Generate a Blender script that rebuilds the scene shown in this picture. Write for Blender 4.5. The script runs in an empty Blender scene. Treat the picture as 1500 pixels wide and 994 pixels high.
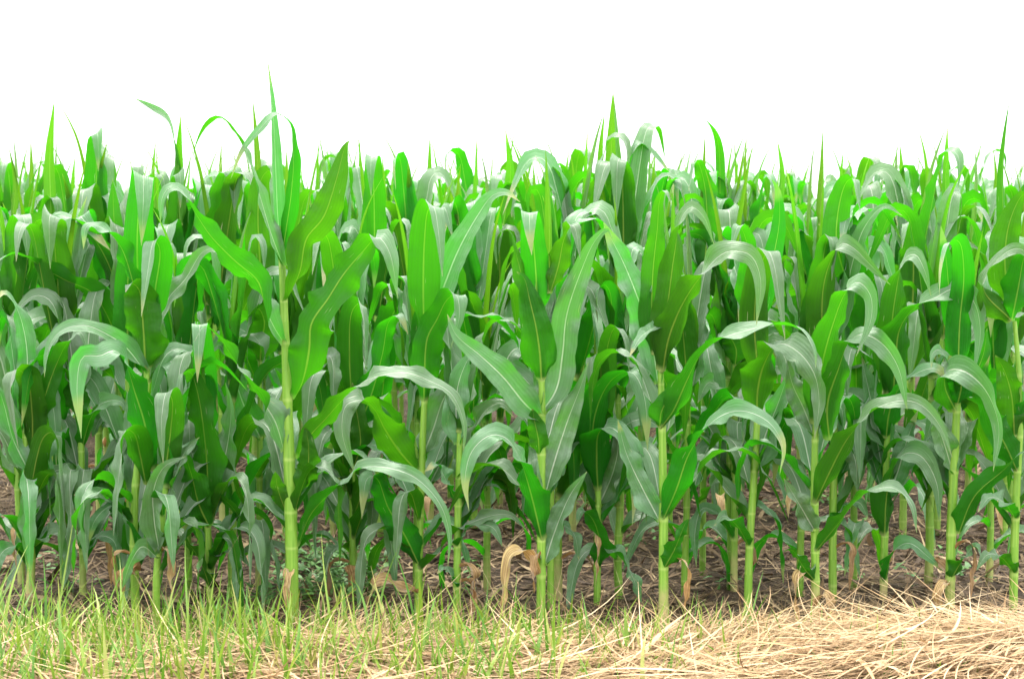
import bpy, math, random
import numpy as np
from mathutils import Vector

rng = np.random.default_rng(7)
random.seed(7)
S = bpy.context.scene
COL = S.collection

# ------------------------------------------------------------------ camera
CAM_H = 1.28
F = 2540.0                      # focal length in pixels of a 1500 wide frame
HORIZON = 275.0
PITCH = math.atan((497.0 - HORIZON) / F)
cam_d = bpy.data.cameras.new("camera")
cam = bpy.data.objects.new("camera", cam_d)
COL.objects.link(cam)
cam.location = (0, 0, CAM_H)
cam.rotation_euler = (math.pi / 2 - PITCH, 0, 0)
cam_d.sensor_width = 36
cam_d.lens = F / 1500 * 36
cam_d.clip_start = 0.05
cam_d.clip_end = 6000
cam_d.dof.use_dof = True
cam_d.dof.focus_distance = 5.05
cam_d.dof.aperture_fstop = 6.3
S.camera = cam
cp, sp = math.cos(PITCH), math.sin(PITCH)


def at(px, py, Y):
    """the point at depth Y (metres into the field) that the photo shows at px, py"""
    u, v = (px - 750) / F, -(py - 497) / F
    dy, dz = cp + v * sp, -sp + v * cp
    k = Y / dy
    return np.array((u * k, Y, CAM_H + dz * k))


def depth_of_base(py):
    v = -(py - 497) / F
    dy, dz = cp + v * sp, -sp + v * cp
    return -CAM_H / dz * dy


# ------------------------------------------------------------------ materials
def new_mat(name):
    m = bpy.data.materials.new(name)
    m.use_nodes = True
    nt = m.node_tree
    nt.nodes.clear()
    return m, nt


class N:
    """tiny node-writing helper"""
    def __init__(self, nt):
        self.nt = nt

    def __call__(self, typ, inputs=None, **kw):
        n = self.nt.nodes.new(typ)
        for k, v in kw.items():
            setattr(n, k, v)
        for k, v in (inputs or {}).items():
            if isinstance(v, bpy.types.NodeSocket):
                self.nt.links.new(v, n.inputs[k])
            else:
                n.inputs[k].default_value = v
        return n

    def math(self, op, a, b=0.0, c=0.0, clamp=False):
        n = self('ShaderNodeMath', {0: a, 1: b, 2: c}, operation=op, use_clamp=clamp)
        return n.outputs[0]

    def step(self, x, lo, hi, a=0.0, b=1.0):
        n = self('ShaderNodeMapRange', {0: x, 1: lo, 2: hi, 3: a, 4: b}, interpolation_type='SMOOTHSTEP')
        return n.outputs[0]

    def mix(self, f, a, b, blend='MIX'):
        n = self('ShaderNodeMix', data_type='RGBA', blend_type=blend)
        for sock, v in ((n.inputs[0], f), (n.inputs[6], a), (n.inputs[7], b)):
            if isinstance(v, bpy.types.NodeSocket):
                self.nt.links.new(v, sock)
            else:
                sock.default_value = v if not isinstance(v, tuple) or len(v) == 4 else (*v, 1)
        return n.outputs[2]


def leaf_material(name, top, under, glow, rib_top, rib_under, trans=0.42, rough=0.42, dry=False):
    m, nt = new_mat(name)
    n = N(nt)
    uv = n('ShaderNodeUVMap', uv_map='UVMap')
    sx = n('ShaderNodeSeparateXYZ', {0: uv.outputs[0]})
    u, v = sx.outputs[0], sx.outputs[1]
    a = n.math('MULTIPLY', n.math('ABSOLUTE', n.math('SUBTRACT', u, 0.5)), 2.0)
    info = n('ShaderNodeObjectInfo')
    geo = n('ShaderNodeNewGeometry')
    tc = n('ShaderNodeTexCoord')
    rnd = info.outputs['Random']
    back = geo.outputs['Backfacing']
    # midrib: tapers towards the tip
    wid = n.math('MULTIPLY_ADD', v, -0.055, 0.085)
    rib = n.math('SUBTRACT', 1.0, n.step(n.math('DIVIDE', a, wid), 0.35, 1.0))
    # fine parallel veins
    vein = n.math('SINE', n.math('MULTIPLY', u, 170.0))
    vein2 = n.math('SINE', n.math('MULTIPLY', u, 61.0))
    veins = n.math('ADD', n.math('MULTIPLY', vein, 0.35), n.math('MULTIPLY', vein2, 0.65))
    mp = n('ShaderNodeMapping', {0: uv.outputs[0], 3: (9.0, 2.2, 1.0)})
    off = n('ShaderNodeCombineXYZ', {0: n.math('MULTIPLY', rnd, 37.0), 1: n.math('MULTIPLY', rnd, 91.0), 2: 0.0})
    add = n('ShaderNodeVectorMath', {0: mp.outputs[0], 1: off.outputs[0]}, operation='ADD')
    streak = n('ShaderNodeTexNoise', {'Vector': add.outputs[0], 'Scale': 1.0, 'Detail': 4.0})
    blot = n('ShaderNodeTexNoise', {'Vector': tc.outputs['Object'], 'Scale': 9.0, 'Detail': 3.0})
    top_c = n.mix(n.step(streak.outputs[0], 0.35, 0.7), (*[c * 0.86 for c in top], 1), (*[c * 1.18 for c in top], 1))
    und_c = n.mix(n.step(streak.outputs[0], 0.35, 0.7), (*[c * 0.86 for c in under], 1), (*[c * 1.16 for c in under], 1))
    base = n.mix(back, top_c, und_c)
    base = n.mix(n.math('MULTIPLY_ADD', veins, 0.10, 0.08, clamp=True), base, (0.06, 0.20, 0.035, 1))
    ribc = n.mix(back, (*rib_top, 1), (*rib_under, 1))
    base = n.mix(n.math('MULTIPLY', rib, 0.85), base, ribc)
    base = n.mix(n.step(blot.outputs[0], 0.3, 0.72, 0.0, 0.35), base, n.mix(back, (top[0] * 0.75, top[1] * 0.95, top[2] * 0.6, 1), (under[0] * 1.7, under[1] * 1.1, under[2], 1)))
    # yellower or bluer plant to plant
    hs = n('ShaderNodeHueSaturation', {0: n.math('MULTIPLY_ADD', rnd, 0.03, 0.480), 1: 1.0, 2: n.math('MULTIPLY_ADD', rnd, 0.35, 0.84), 'Color': base})
    base = hs.outputs[0]
    # pale collar at the leaf base, straw-coloured edge wear and tip, small bite marks
    base = n.mix(n.step(v, 0.0, 0.035, 0.8, 0.0), base, (0.42, 0.52, 0.16, 1))
    tipn = n.math('MULTIPLY', n.step(n.math('ADD', n.math('ADD', v, n.math('MULTIPLY', n.step(rnd, 0.6, 1.0), 0.14)), n.math('MULTIPLY', blot.outputs[0], 0.08)), 0.985, 1.06), 0.8)
    base = n.mix(tipn, base, (0.45, 0.40, 0.16, 1))
    vor = n('ShaderNodeTexNoise', {'Vector': add.outputs[0], 'Scale': 3.2, 'Detail': 1.0})
    spot = n.math('MULTIPLY', n.step(vor.outputs[0], 0.725, 0.745), n.step(blot.outputs[0], 0.50, 0.58))
    base = n.mix(n.math('MULTIPLY', spot, 0.8), base, (0.55, 0.50, 0.30, 1))
    if dry:
        fib = n('ShaderNodeTexNoise', {'Vector': add.outputs[0], 'Scale': 1.6, 'Detail': 5.0})
        base = n.mix(n.step(fib.outputs[0], 0.42, 0.62), base, (0.20, 0.10, 0.035, 1))
    mp2 = n('ShaderNodeMapping', {0: uv.outputs[0], 3: (2.6, 13.0, 1.0)})
    add2 = n('ShaderNodeVectorMath', {0: mp2.outputs[0], 1: off.outputs[0]}, operation='ADD')
    buck = n('ShaderNodeTexNoise', {'Vector': add2.outputs[0], 'Scale': 1.0, 'Detail': 2.0})       # the blade buckles between its veins
    h = n.math('ADD', n.math('MULTIPLY', veins, 0.2), n.math('MULTIPLY', rib, -0.9))
    h = n.math('ADD', h, n.math('ADD', n.math('MULTIPLY', streak.outputs[0], 1.2), n.math('MULTIPLY', buck.outputs[0], 3.2)))
    bump = n('ShaderNodeBump', {'Height': h, 'Strength': 0.5, 'Distance': 0.0028})
    pr = n('ShaderNodeBsdfPrincipled', {'Base Color': base, 'Normal': bump.outputs[0], 'IOR': 1.45})
    sl = n.mix(back, (0.9, 0.9, 0.9, 1), (0.28, 0.28, 0.28, 1))     # waxy upper face, duller underside
    nt.links.new(sl, pr.inputs['Specular IOR Level'])
    sw = n.math('MULTIPLY', n.math('SUBTRACT', 1.0, back), 0.45)
    nt.links.new(sw, pr.inputs['Sheen Weight'])
    pr.inputs['Sheen Roughness'].default_value = 0.35
    rr = n.mix(back, (rough, rough, rough, 1), (rough + 0.1, rough + 0.1, rough + 0.1, 1))
    nt.links.new(rr, pr.inputs['Roughness'])
    tcol = n.mix(rib, (*glow, 1), (glow[0] * 1.35, glow[1] * 0.95, glow[2], 1))
    tcol = n.mix(n.math('MULTIPLY_ADD', veins, 0.18, 0.2, clamp=True), tcol, (*[c * 0.55 for c in glow], 1))
    hs2 = n('ShaderNodeHueSaturation', {0: n.math('MULTIPLY_ADD', rnd, 0.025, 0.482), 1: 1.0, 2: n.math('MULTIPLY_ADD', rnd, 0.3, 0.85), 'Color': tcol})
    tr = n('ShaderNodeBsdfTranslucent', {0: hs2.outputs[0]})
    mx = n('ShaderNodeMixShader', {0: trans, 1: pr.outputs[0], 2: tr.outputs[0]})
    out = n('ShaderNodeOutputMaterial')
    nt.links.new(mx.outputs[0], out.inputs[0])
    return m


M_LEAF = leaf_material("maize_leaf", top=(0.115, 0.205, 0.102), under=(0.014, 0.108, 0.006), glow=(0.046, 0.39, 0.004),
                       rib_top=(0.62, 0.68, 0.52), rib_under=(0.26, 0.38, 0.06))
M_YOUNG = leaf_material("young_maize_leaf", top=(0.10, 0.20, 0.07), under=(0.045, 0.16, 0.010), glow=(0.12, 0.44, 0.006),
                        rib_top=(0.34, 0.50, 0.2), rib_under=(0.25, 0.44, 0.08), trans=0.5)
M_DRY = leaf_material("withered_leaf", top=(0.52, 0.33, 0.14), under=(0.44, 0.28, 0.12), glow=(0.5, 0.3, 0.1),
                      rib_top=(0.6, 0.45, 0.25), rib_under=(0.5, 0.36, 0.2), trans=0.25, rough=0.7, dry=True)


def stalk_material():
    m, nt = new_mat("maize_stalk")
    n = N(nt)
    uv = n('ShaderNodeUVMap', uv_map='UVMap')
    sx = n('ShaderNodeSeparateXYZ', {0: uv.outputs[0]})
    u, v = sx.outputs[0], sx.outputs[1]
    info = n('ShaderNodeObjectInfo')
    tc = n('ShaderNodeTexCoord')
    so = n('ShaderNodeSeparateXYZ', {0: tc.outputs['Object']})
    mp = n('ShaderNodeMapping', {0: tc.outputs['Object'], 3: (180.0, 180.0, 6.0)})
    st = n('ShaderNodeTexNoise', {'Vector': mp.outputs[0], 'Scale': 1.0, 'Detail': 3.0})
    fr = n.math('FRACT', v)
    ring = n.math('SUBTRACT', 1.0, n.step(n.math('ABSOLUTE', n.math('SUBTRACT', fr, 0.5)), 0.0, 0.055))
    base = n.mix(n.step(st.outputs[0], 0.3, 0.7), (0.125, 0.27, 0.022, 1), (0.22, 0.38, 0.05, 1))
    base = n.mix(n.step(fr, 0.55, 0.95), base, (0.16, 0.32, 0.03, 1))
    base = n.mix(n.math('MULTIPLY', ring, 0.4), base, (0.40, 0.50, 0.15, 1))
    pn = n('ShaderNodeTexNoise', {'Vector': tc.outputs['Object'], 'Scale': 14.0, 'Detail': 4.0})
    low = n.step(n.math('ADD', so.outputs[2], n.math('MULTIPLY', pn.outputs[0], 0.24)), 0.12, 0.3, 0.85, 0.0)
    dryness = n.math('MULTIPLY', low, n.step(info.outputs['Random'], 0.25, 0.8, 0.0, 0.9))
    base = n.mix(dryness, base, (0.46, 0.34, 0.17, 1))
    pr = n('ShaderNodeBsdfPrincipled', {'Base Color': base, 'Roughness': 0.42})
    bump = n('ShaderNodeBump', {'Height': st.outputs[0], 'Strength': 0.25, 'Distance': 0.002})
    nt.links.new(bump.outputs[0], pr.inputs['Normal'])
    out = n('ShaderNodeOutputMaterial')
    nt.links.new(pr.outputs[0], out.inputs[0])
    return m


M_STALK = stalk_material()


def blade_material(name, c1, c2, c3, trans, rough=0.6):
    """grass and straw: every blade keeps its own tint from the vertex attribute «tint»"""
    m, nt = new_mat(name)
    n = N(nt)
    at_ = n('ShaderNodeAttribute', attribute_name='tint')
    t = at_.outputs['Fac']
    base = n.mix(n.step(t, 0.0, 0.5), (*c1, 1), (*c2, 1))
    base = n.mix(n.step(t, 0.5, 1.0), base, (*c3, 1))
    pr = n('ShaderNodeBsdfPrincipled', {'Base Color': base, 'Roughness': rough})
    tr = n('ShaderNodeBsdfTranslucent', {0: base})
    mx = n('ShaderNodeMixShader', {0: trans, 1: pr.outputs[0], 2: tr.outputs[0]})
    out = n('ShaderNodeOutputMaterial')
    nt.links.new(mx.outputs[0], out.inputs[0])
    return m


M_STRAW = blade_material("straw", (0.16, 0.088, 0.036), (0.36, 0.225, 0.105), (0.54, 0.40, 0.235), 0.12)
M_LITTER = blade_material("litter", (0.045, 0.025, 0.011), (0.13, 0.078, 0.035), (0.33, 0.235, 0.125), 0.08, 0.8)
M_GRASS = blade_material("grass", (0.07, 0.20, 0.012), (0.20, 0.31, 0.03), (0.40, 0.37, 0.11), 0.4, 0.5)
M_WEED = blade_material("weed", (0.05, 0.14, 0.03), (0.08, 0.20, 0.04), (0.13, 0.27, 0.06), 0.3, 0.5)


def soil_material():
    m, nt = new_mat("soil")
    n = N(nt)
    tc = n('ShaderNodeTexCoord')
    a = n('ShaderNodeTexNoise', {'Vector': tc.outputs['Object'], 'Scale': 3.0, 'Detail': 8.0, 'Roughness': 0.7})
    b = n('ShaderNodeTexNoise', {'Vector': tc.outputs['Object'], 'Scale': 45.0, 'Detail': 6.0, 'Roughness': 0.75})
    c = n.mix(n.step(a.outputs[0], 0.35, 0.65), (0.034, 0.019, 0.009, 1), (0.080, 0.046, 0.023, 1))
    c = n.mix(n.step(b.outputs[0], 0.48, 0.68), c, (0.14, 0.088, 0.050, 1))
    pr = n('ShaderNodeBsdfPrincipled', {'Base Color': c, 'Roughness': 0.95})
    bump = n('ShaderNodeBump', {'Height': b.outputs[0], 'Strength': 0.8, 'Distance': 0.03})
    nt.links.new(bump.outputs[0], pr.inputs['Normal'])
    out = n('ShaderNodeOutputMaterial')
    nt.links.new(pr.outputs[0], out.inputs[0])
    return m


M_SOIL = soil_material()


# ------------------------------------------------------------------ mesh helpers
def mesh_from(name, verts, faces, mat, uv=None, tint=None, smooth=True):
    me = bpy.data.meshes.new(name)
    verts = np.asarray(verts, np.float32)
    faces = np.asarray(faces, np.int32)
    nf, k = faces.shape
    me.vertices.add(len(verts))
    me.vertices.foreach_set("co", verts.ravel())
    me.loops.add(nf * k)
    me.loops.foreach_set("vertex_index", faces.ravel())
    me.polygons.add(nf)
    me.polygons.foreach_set("loop_start", np.arange(0, nf * k, k, dtype=np.int32))
    if smooth:
        me.polygons.foreach_set("use_smooth", np.ones(nf, bool))
    if uv is not None:
        l = me.uv_layers.new(name="UVMap")
        l.data.foreach_set("uv", np.asarray(uv, np.float32)[faces.ravel()].ravel())
    if tint is not None:
        at_ = me.attributes.new("tint", 'FLOAT', 'POINT')
        at_.data.foreach_set("value", np.asarray(tint, np.float32))
    me.materials.append(mat)
    me.update(calc_edges=True)
    me.validate()
    return me


def obj(name, me, parent=None):
    o = bpy.data.objects.new(name, me)
    COL.objects.link(o)
    o.parent = parent
    return o


def tag(o, label=None, cat=None, group=None, kind=None):
    for k, v in (('label', label), ('category', cat), ('group', group), ('kind', kind)):
        if v:
            o[k] = v
    return o


def thing(name, loc, label, cat, group=None, rz=0.0, sc=1.0):
    o = bpy.data.objects.new(name, None)
    COL.objects.link(o)
    o.empty_display_size = 0.1
    o.location = loc
    o.rotation_euler = (0, 0, rz)
    o.scale = (sc, sc, sc)
    return tag(o, label, cat, group)


def unit(v):
    return v / max(1e-9, np.linalg.norm(v))


def spline(pts, n):
    """n samples evenly spaced on a centripetal Catmull-Rom curve through pts"""
    P = np.asarray(pts, float)
    P = np.vstack([2 * P[0] - P[1], P, 2 * P[-1] - P[-2]])
    out = []
    for i in range(1, len(P) - 2):
        p0, p1, p2, p3 = P[i - 1:i + 3]
        t = [0.0]
        for q, r in ((p0, p1), (p1, p2), (p2, p3)):
            t.append(t[-1] + max(1e-4, np.linalg.norm(r - q)) ** 0.5)
        u = np.linspace(t[1], t[2], 14, endpoint=False)[:, None]
        a1 = (t[1] - u) / (t[1] - t[0]) * p0 + (u - t[0]) / (t[1] - t[0]) * p1
        a2 = (t[2] - u) / (t[2] - t[1]) * p1 + (u - t[1]) / (t[2] - t[1]) * p2
        a3 = (t[3] - u) / (t[3] - t[2]) * p2 + (u - t[2]) / (t[3] - t[2]) * p3
        b1 = (t[2] - u) / (t[2] - t[0]) * a1 + (u - t[0]) / (t[2] - t[0]) * a2
        b2 = (t[3] - u) / (t[3] - t[1]) * a2 + (u - t[1]) / (t[3] - t[1]) * a3
        out.append((t[2] - u) / (t[2] - t[1]) * b1 + (u - t[1]) / (t[2] - t[1]) * b2)
    out = np.vstack(out + [P[-2][None]])
    for _ in range(2):
        out[1:-1] = (out[:-2] + 2 * out[1:-1] + out[2:]) / 4
    d = np.r_[0, np.cumsum(np.linalg.norm(np.diff(out, axis=0), axis=1))]
    s = np.linspace(0, d[-1], n)
    return np.column_stack([np.interp(s, d, out[:, k]) for k in range(3)]), d[-1]


def sstep(x):
    x = np.clip(x, 0, 1)
    return x * x * (3 - 2 * x)


ACROSS = np.array((-1, -0.72, -0.38, -0.09, 0, 0.09, 0.38, 0.72, 1.0))


def leaf_mesh(pts, width, w0, twist, mat, r, ripple=1.0, curl=1.0, tip=2.2, base=0.72, n=34, rolled=0.0, name="leaf"):
    """A maize blade: a strip along pts whose width direction starts at w0 and turns by twist(s) (radians), channelled along
    the midrib, clasping at its base, with ruffled margins. Its adaxial (top) face looks along tangent x width."""
    C, L = spline(pts, n)
    T = np.gradient(C, axis=0)
    T /= np.linalg.norm(T, axis=1)[:, None]
    s = np.linspace(0, 1, n)
    W = np.zeros_like(C)
    w = w0 - T[0] * np.dot(w0, T[0])
    w = unit(w)
    for i in range(n):
        w = unit(w - T[i] * np.dot(w, T[i]))
        W[i] = w
    Nn = np.cross(T, W)
    th = (twist(s) + 0.30 * ripple * sstep(s / 0.3) * np.sin(s * r.uniform(5, 10) + r.uniform(0, 6.28)))[:, None]
    W2 = W * np.cos(th) + Nn * np.sin(th)
    N2 = np.cross(T, W2)
    f = (base + (1 - base) * sstep(s / 0.22)) * np.clip(1 - s ** (tip + 0.2), 0, 1)
    hw = 0.52 * width * np.maximum(f, 0.012)
    arc = curl * (2.3 * (1 - sstep(s / 0.16)) + 0.55 * (1 - sstep(s / 0.7)) + 0.22) + rolled * (1 - 0.4 * s)
    # ruffles: both margins wave out of phase, with less towards the tip and none in the clasping base
    env = sstep((s - 0.06) / 0.15) * (1 - sstep((s - 0.62) / 0.3))
    ph = r.uniform(0, 6.28, 4)
    fr = r.uniform(3.0, 5.0, 2) * max(0.6, L / 0.6)
    a1 = np.sin(s * fr[0] * 6.28 + ph[0]) + 0.5 * np.sin(s * fr[0] * 13.1 + ph[2])
    a2 = np.sin(s * fr[1] * 6.28 + ph[1]) + 0.5 * np.sin(s * fr[1] * 12.3 + ph[3])
    amp = 0.14 * ripple * width * env
    lat_l, lat_r = 1 + 0.075 * ripple * env * np.roll(a1, 2), 1 + 0.075 * ripple * env * np.roll(a2, 2)
    V = np.zeros((n, len(ACROSS), 3))
    for j, v in enumerate(ACROSS):
        ang = arc * v
        R = hw / np.maximum(arc, 1e-3)
        lat = R * np.sin(ang) * (1 + ((lat_l if v < 0 else lat_r) - 1) * abs(v))
        up = R * (1 - np.cos(ang)) + hw * (0.10 + 0.10 * (1 - s)) * abs(v)
        e = (a1 if v < 0 else a2) * amp * abs(v) ** 1.7
        V[:, j] = C + W2 * lat[:, None] + N2 * (up + e)[:, None]
    k = len(ACROSS)
    idx = np.arange(n * k).reshape(n, k)
    q = np.stack([idx[:-1, :-1], idx[:-1, 1:], idx[1:, 1:], idx[1:, :-1]], -1).reshape(-1, 4)
    # orientation: face normal = W x T must look along the top face, so wind T x W
    q = q[:, ::-1]
    uv = np.zeros((n, k, 2))
    uv[..., 0] = (ACROSS * 0.5 + 0.5)[None]
    uv[..., 1] = s[:, None]
    return mesh_from(name, V.reshape(-1, 3), q, mat, uv.reshape(-1, 2))


def stalk_mesh(pts, radii, nodes, r):
    """tapered culm with swollen nodes; nodes = heights along the culm (0..1)"""
    n = 70
    C, L = spline(pts, n)
    s = np.linspace(0, 1, n)
    rad = np.interp(s, np.linspace(0, 1, len(radii)), radii)
    nd = np.r_[-0.1, np.sort(nodes), 1.1]
    i = np.clip(np.searchsorted(nd, s) - 1, 0, len(nd) - 2)
    dn = np.min(np.abs(s[:, None] - nd[None]), axis=1)
    rad = rad * (1 + 0.10 * np.exp(-(dn * L / 0.008) ** 2))
    # the sheath wraps loosely above each node and slims towards the next
    fr = (s - nd[i]) / (nd[i + 1] - nd[i])
    rad = rad * (1.03 - 0.05 * fr)
    k = 14
    a = np.linspace(0, 2 * np.pi, k + 1)
    V = np.zeros((n, k + 1, 3))
    V[..., 0] = C[:, 0:1] + rad[:, None] * np.cos(a) * 1.06
    V[..., 1] = C[:, 1:2] + rad[:, None] * np.sin(a) * 0.96
    V[..., 2] = C[:, 2:3]
    idx = np.arange(n * (k + 1)).reshape(n, k + 1)
    q = np.stack([idx[:-1, :-1], idx[:-1, 1:], idx[1:, 1:], idx[1:, :-1]], -1).reshape(-1, 4)
    uv = np.zeros((n, k + 1, 2))
    uv[..., 0] = np.linspace(0, 1, k + 1)[None]
    uv[..., 1] = (i + fr + 0.5)[:, None]
    return mesh_from("stalk", V.reshape(-1, 3), q, M_STALK, uv.reshape(-1, 2))


def ease(vals):
    v = np.radians(np.asarray(vals, float))
    v = v - v[0]
    x = np.linspace(0, 1, len(v))

    def fn(s):
        if len(v) == 1:
            return np.zeros_like(s)
        i = np.clip((s * (len(v) - 1)).astype(int), 0, len(v) - 2)
        return v[i] + (v[i + 1] - v[i]) * sstep(s * (len(v) - 1) - i)
    return fn


def first_width(t, phi):
    """width direction at the base, turned phi degrees out of the picture plane (0: underside towards the camera, 180: top)"""
    e1 = unit(np.array((t[2], 0, -t[0])))
    e2 = np.array((0, 1.0, 0))
    p = math.radians(phi)
    return math.cos(p) * e1 + math.sin(p) * e2


# ------------------------------------------------------------------ generic leaf (used for the field rows and as filler)
def arch_leaf(z0, az, length, width, th0, th1, bend, spread, r, mat, ripple=1.0, drift=0.0, tw=0.0, rolled=0.0, r0=0.012, tip=2.2, n=30, name="leaf"):
    m = 16
    s = np.linspace(0, 1, m)
    th = np.radians(th0 + (th1 - th0) * sstep((s - bend + spread / 2) / spread) - 8 * s)
    a = az + drift * s ** 1.5
    d = np.column_stack([np.cos(th) * np.cos(a), np.cos(th) * np.sin(a), np.sin(th)])
    P = np.vstack([[r0 * math.cos(az), r0 * math.sin(az), z0], np.zeros((m - 1, 3))])
    for i in range(1, m):
        P[i] = P[i - 1] + (d[i - 1] + d[i]) / 2 * length / (m - 1)
    w0 = np.array((-math.sin(az), math.cos(az), 0.0))
    return leaf_mesh(P, width, w0, lambda q: tw * sstep((q - 0.15) / 0.8), mat, r, ripple, n=n, rolled=rolled, tip=tip, name=name)


def build_field_plant(seed):
    """mesh list of one generic plant: stalk and leaves in the plant's own space; plus the height of its topmost point"""
    r = np.random.default_rng(seed)
    top = r.uniform(0.80, 0.90)
    lean = r.uniform(-0.02, 0.02, 2)
    nz = np.array([0.06, 0.13, 0.22, 0.32, 0.42, 0.52, 0.61, 0.69, 0.75, 0.80, 0.84]) * top / 0.84
    pts = [(0, 0, -0.02)] + [(lean[0] * z / top + r.normal(0, 0.002), lean[1] * z / top + r.normal(0, 0.002), z) for z in nz[1::2]] + [(lean[0], lean[1], top + 0.04)]
    meshes = [("stalk", stalk_mesh(pts, [0.0135, 0.0125, 0.0118, 0.0105, 0.009, 0.0065], (nz + 0.02) / (top + 0.06), r))]
    plane = r.uniform(0, math.pi)
    mx = 0
    for i, z in enumerate(nz):
        if i == 0:
            continue
        az = plane + (i % 2) * math.pi + r.normal(0, 0.32)
        k = i / (len(nz) - 1)
        lx, ly = lean * z / top
        if k < 0.28:
            if r.random() < 0.2:
                continue
            L, w = r.uniform(0.30, 0.46), r.uniform(0.042, 0.06)
            th0, th1, bend, sp_ = r.uniform(35, 55), r.uniform(-85, -55), 0.35, 0.6
        elif k < 0.62:
            L, w = r.uniform(0.52, 0.72), r.uniform(0.075, 0.098)
            th0, th1, bend, sp_ = r.uniform(56, 72), r.uniform(-86, -58), r.uniform(0.48, 0.62), r.uniform(0.22, 0.6)
        else:
            L, w = r.uniform(0.52, 0.70), r.uniform(0.088, 0.112)
            th0, th1, bend, sp_ = r.uniform(76, 87), r.uniform(-88, -55), r.uniform(0.60, 0.78), r.uniform(0.09, 0.26)
        dead = i == 1 and r.random() < 0.35
        me = arch_leaf(z, az, L * (0.6 if dead else 1), w * (0.6 if dead else 1), th0, th1, bend, sp_, r, M_DRY if dead else M_LEAF, ripple=r.uniform(0.5, 1.2) * (1.0 if k < 0.7 else 0.6),
                       drift=r.normal(0, 0.7 if k < 0.62 else 0.4), tw=r.normal(0, 0.9 if k < 0.62 else 0.4))
        me.transform(__import__("mathutils").Matrix.Translation((lx, ly, 0)))
        meshes.append(("leaf", me))
    for j in ((0, 2) if seed % 2 else (2,)):
        az = plane + j * 2.2 + r.normal(0, 0.4)
        L = (0.42, 0.50, 0.62)[j] * r.uniform(0.9, 1.1)
        me = arch_leaf(top - 0.02, az, L, (0.065, 0.055, 0.042)[j], r.uniform(82, 88), r.uniform(60, 84), 0.8, 0.5, r, M_YOUNG,
                       ripple=0.15, drift=r.normal(0, 0.3), tw=r.normal(0, 0.5), rolled=(0.6, 1.0, 1.5)[j], r0=0.006, tip=1.5)
        me.transform(__import__("mathutils").Matrix.Translation((lean[0], lean[1], 0)))
        meshes.append(("leaf", me))
    zs = max(max(v.co.z for v in me.vertices) for _, me in meshes)
    tipv = max((v.co for _, me in meshes for v in me.vertices), key=lambda c: c.z).copy()
    return meshes, tipv


TEMPLATES = [build_field_plant(100 + i) for i in range(20)]


def place_field_plant(loc, rz, sc, k, label, group):
    t = thing("maize_plant", loc, label, "maize plant", group, rz, sc)
    for nm, me in TEMPLATES[k][0]:
        o = obj(nm, me, t)
        if me.materials[0] == M_DRY:
            o['label'] = "withered brown leaf hanging low on the stalk"
    return t


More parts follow.
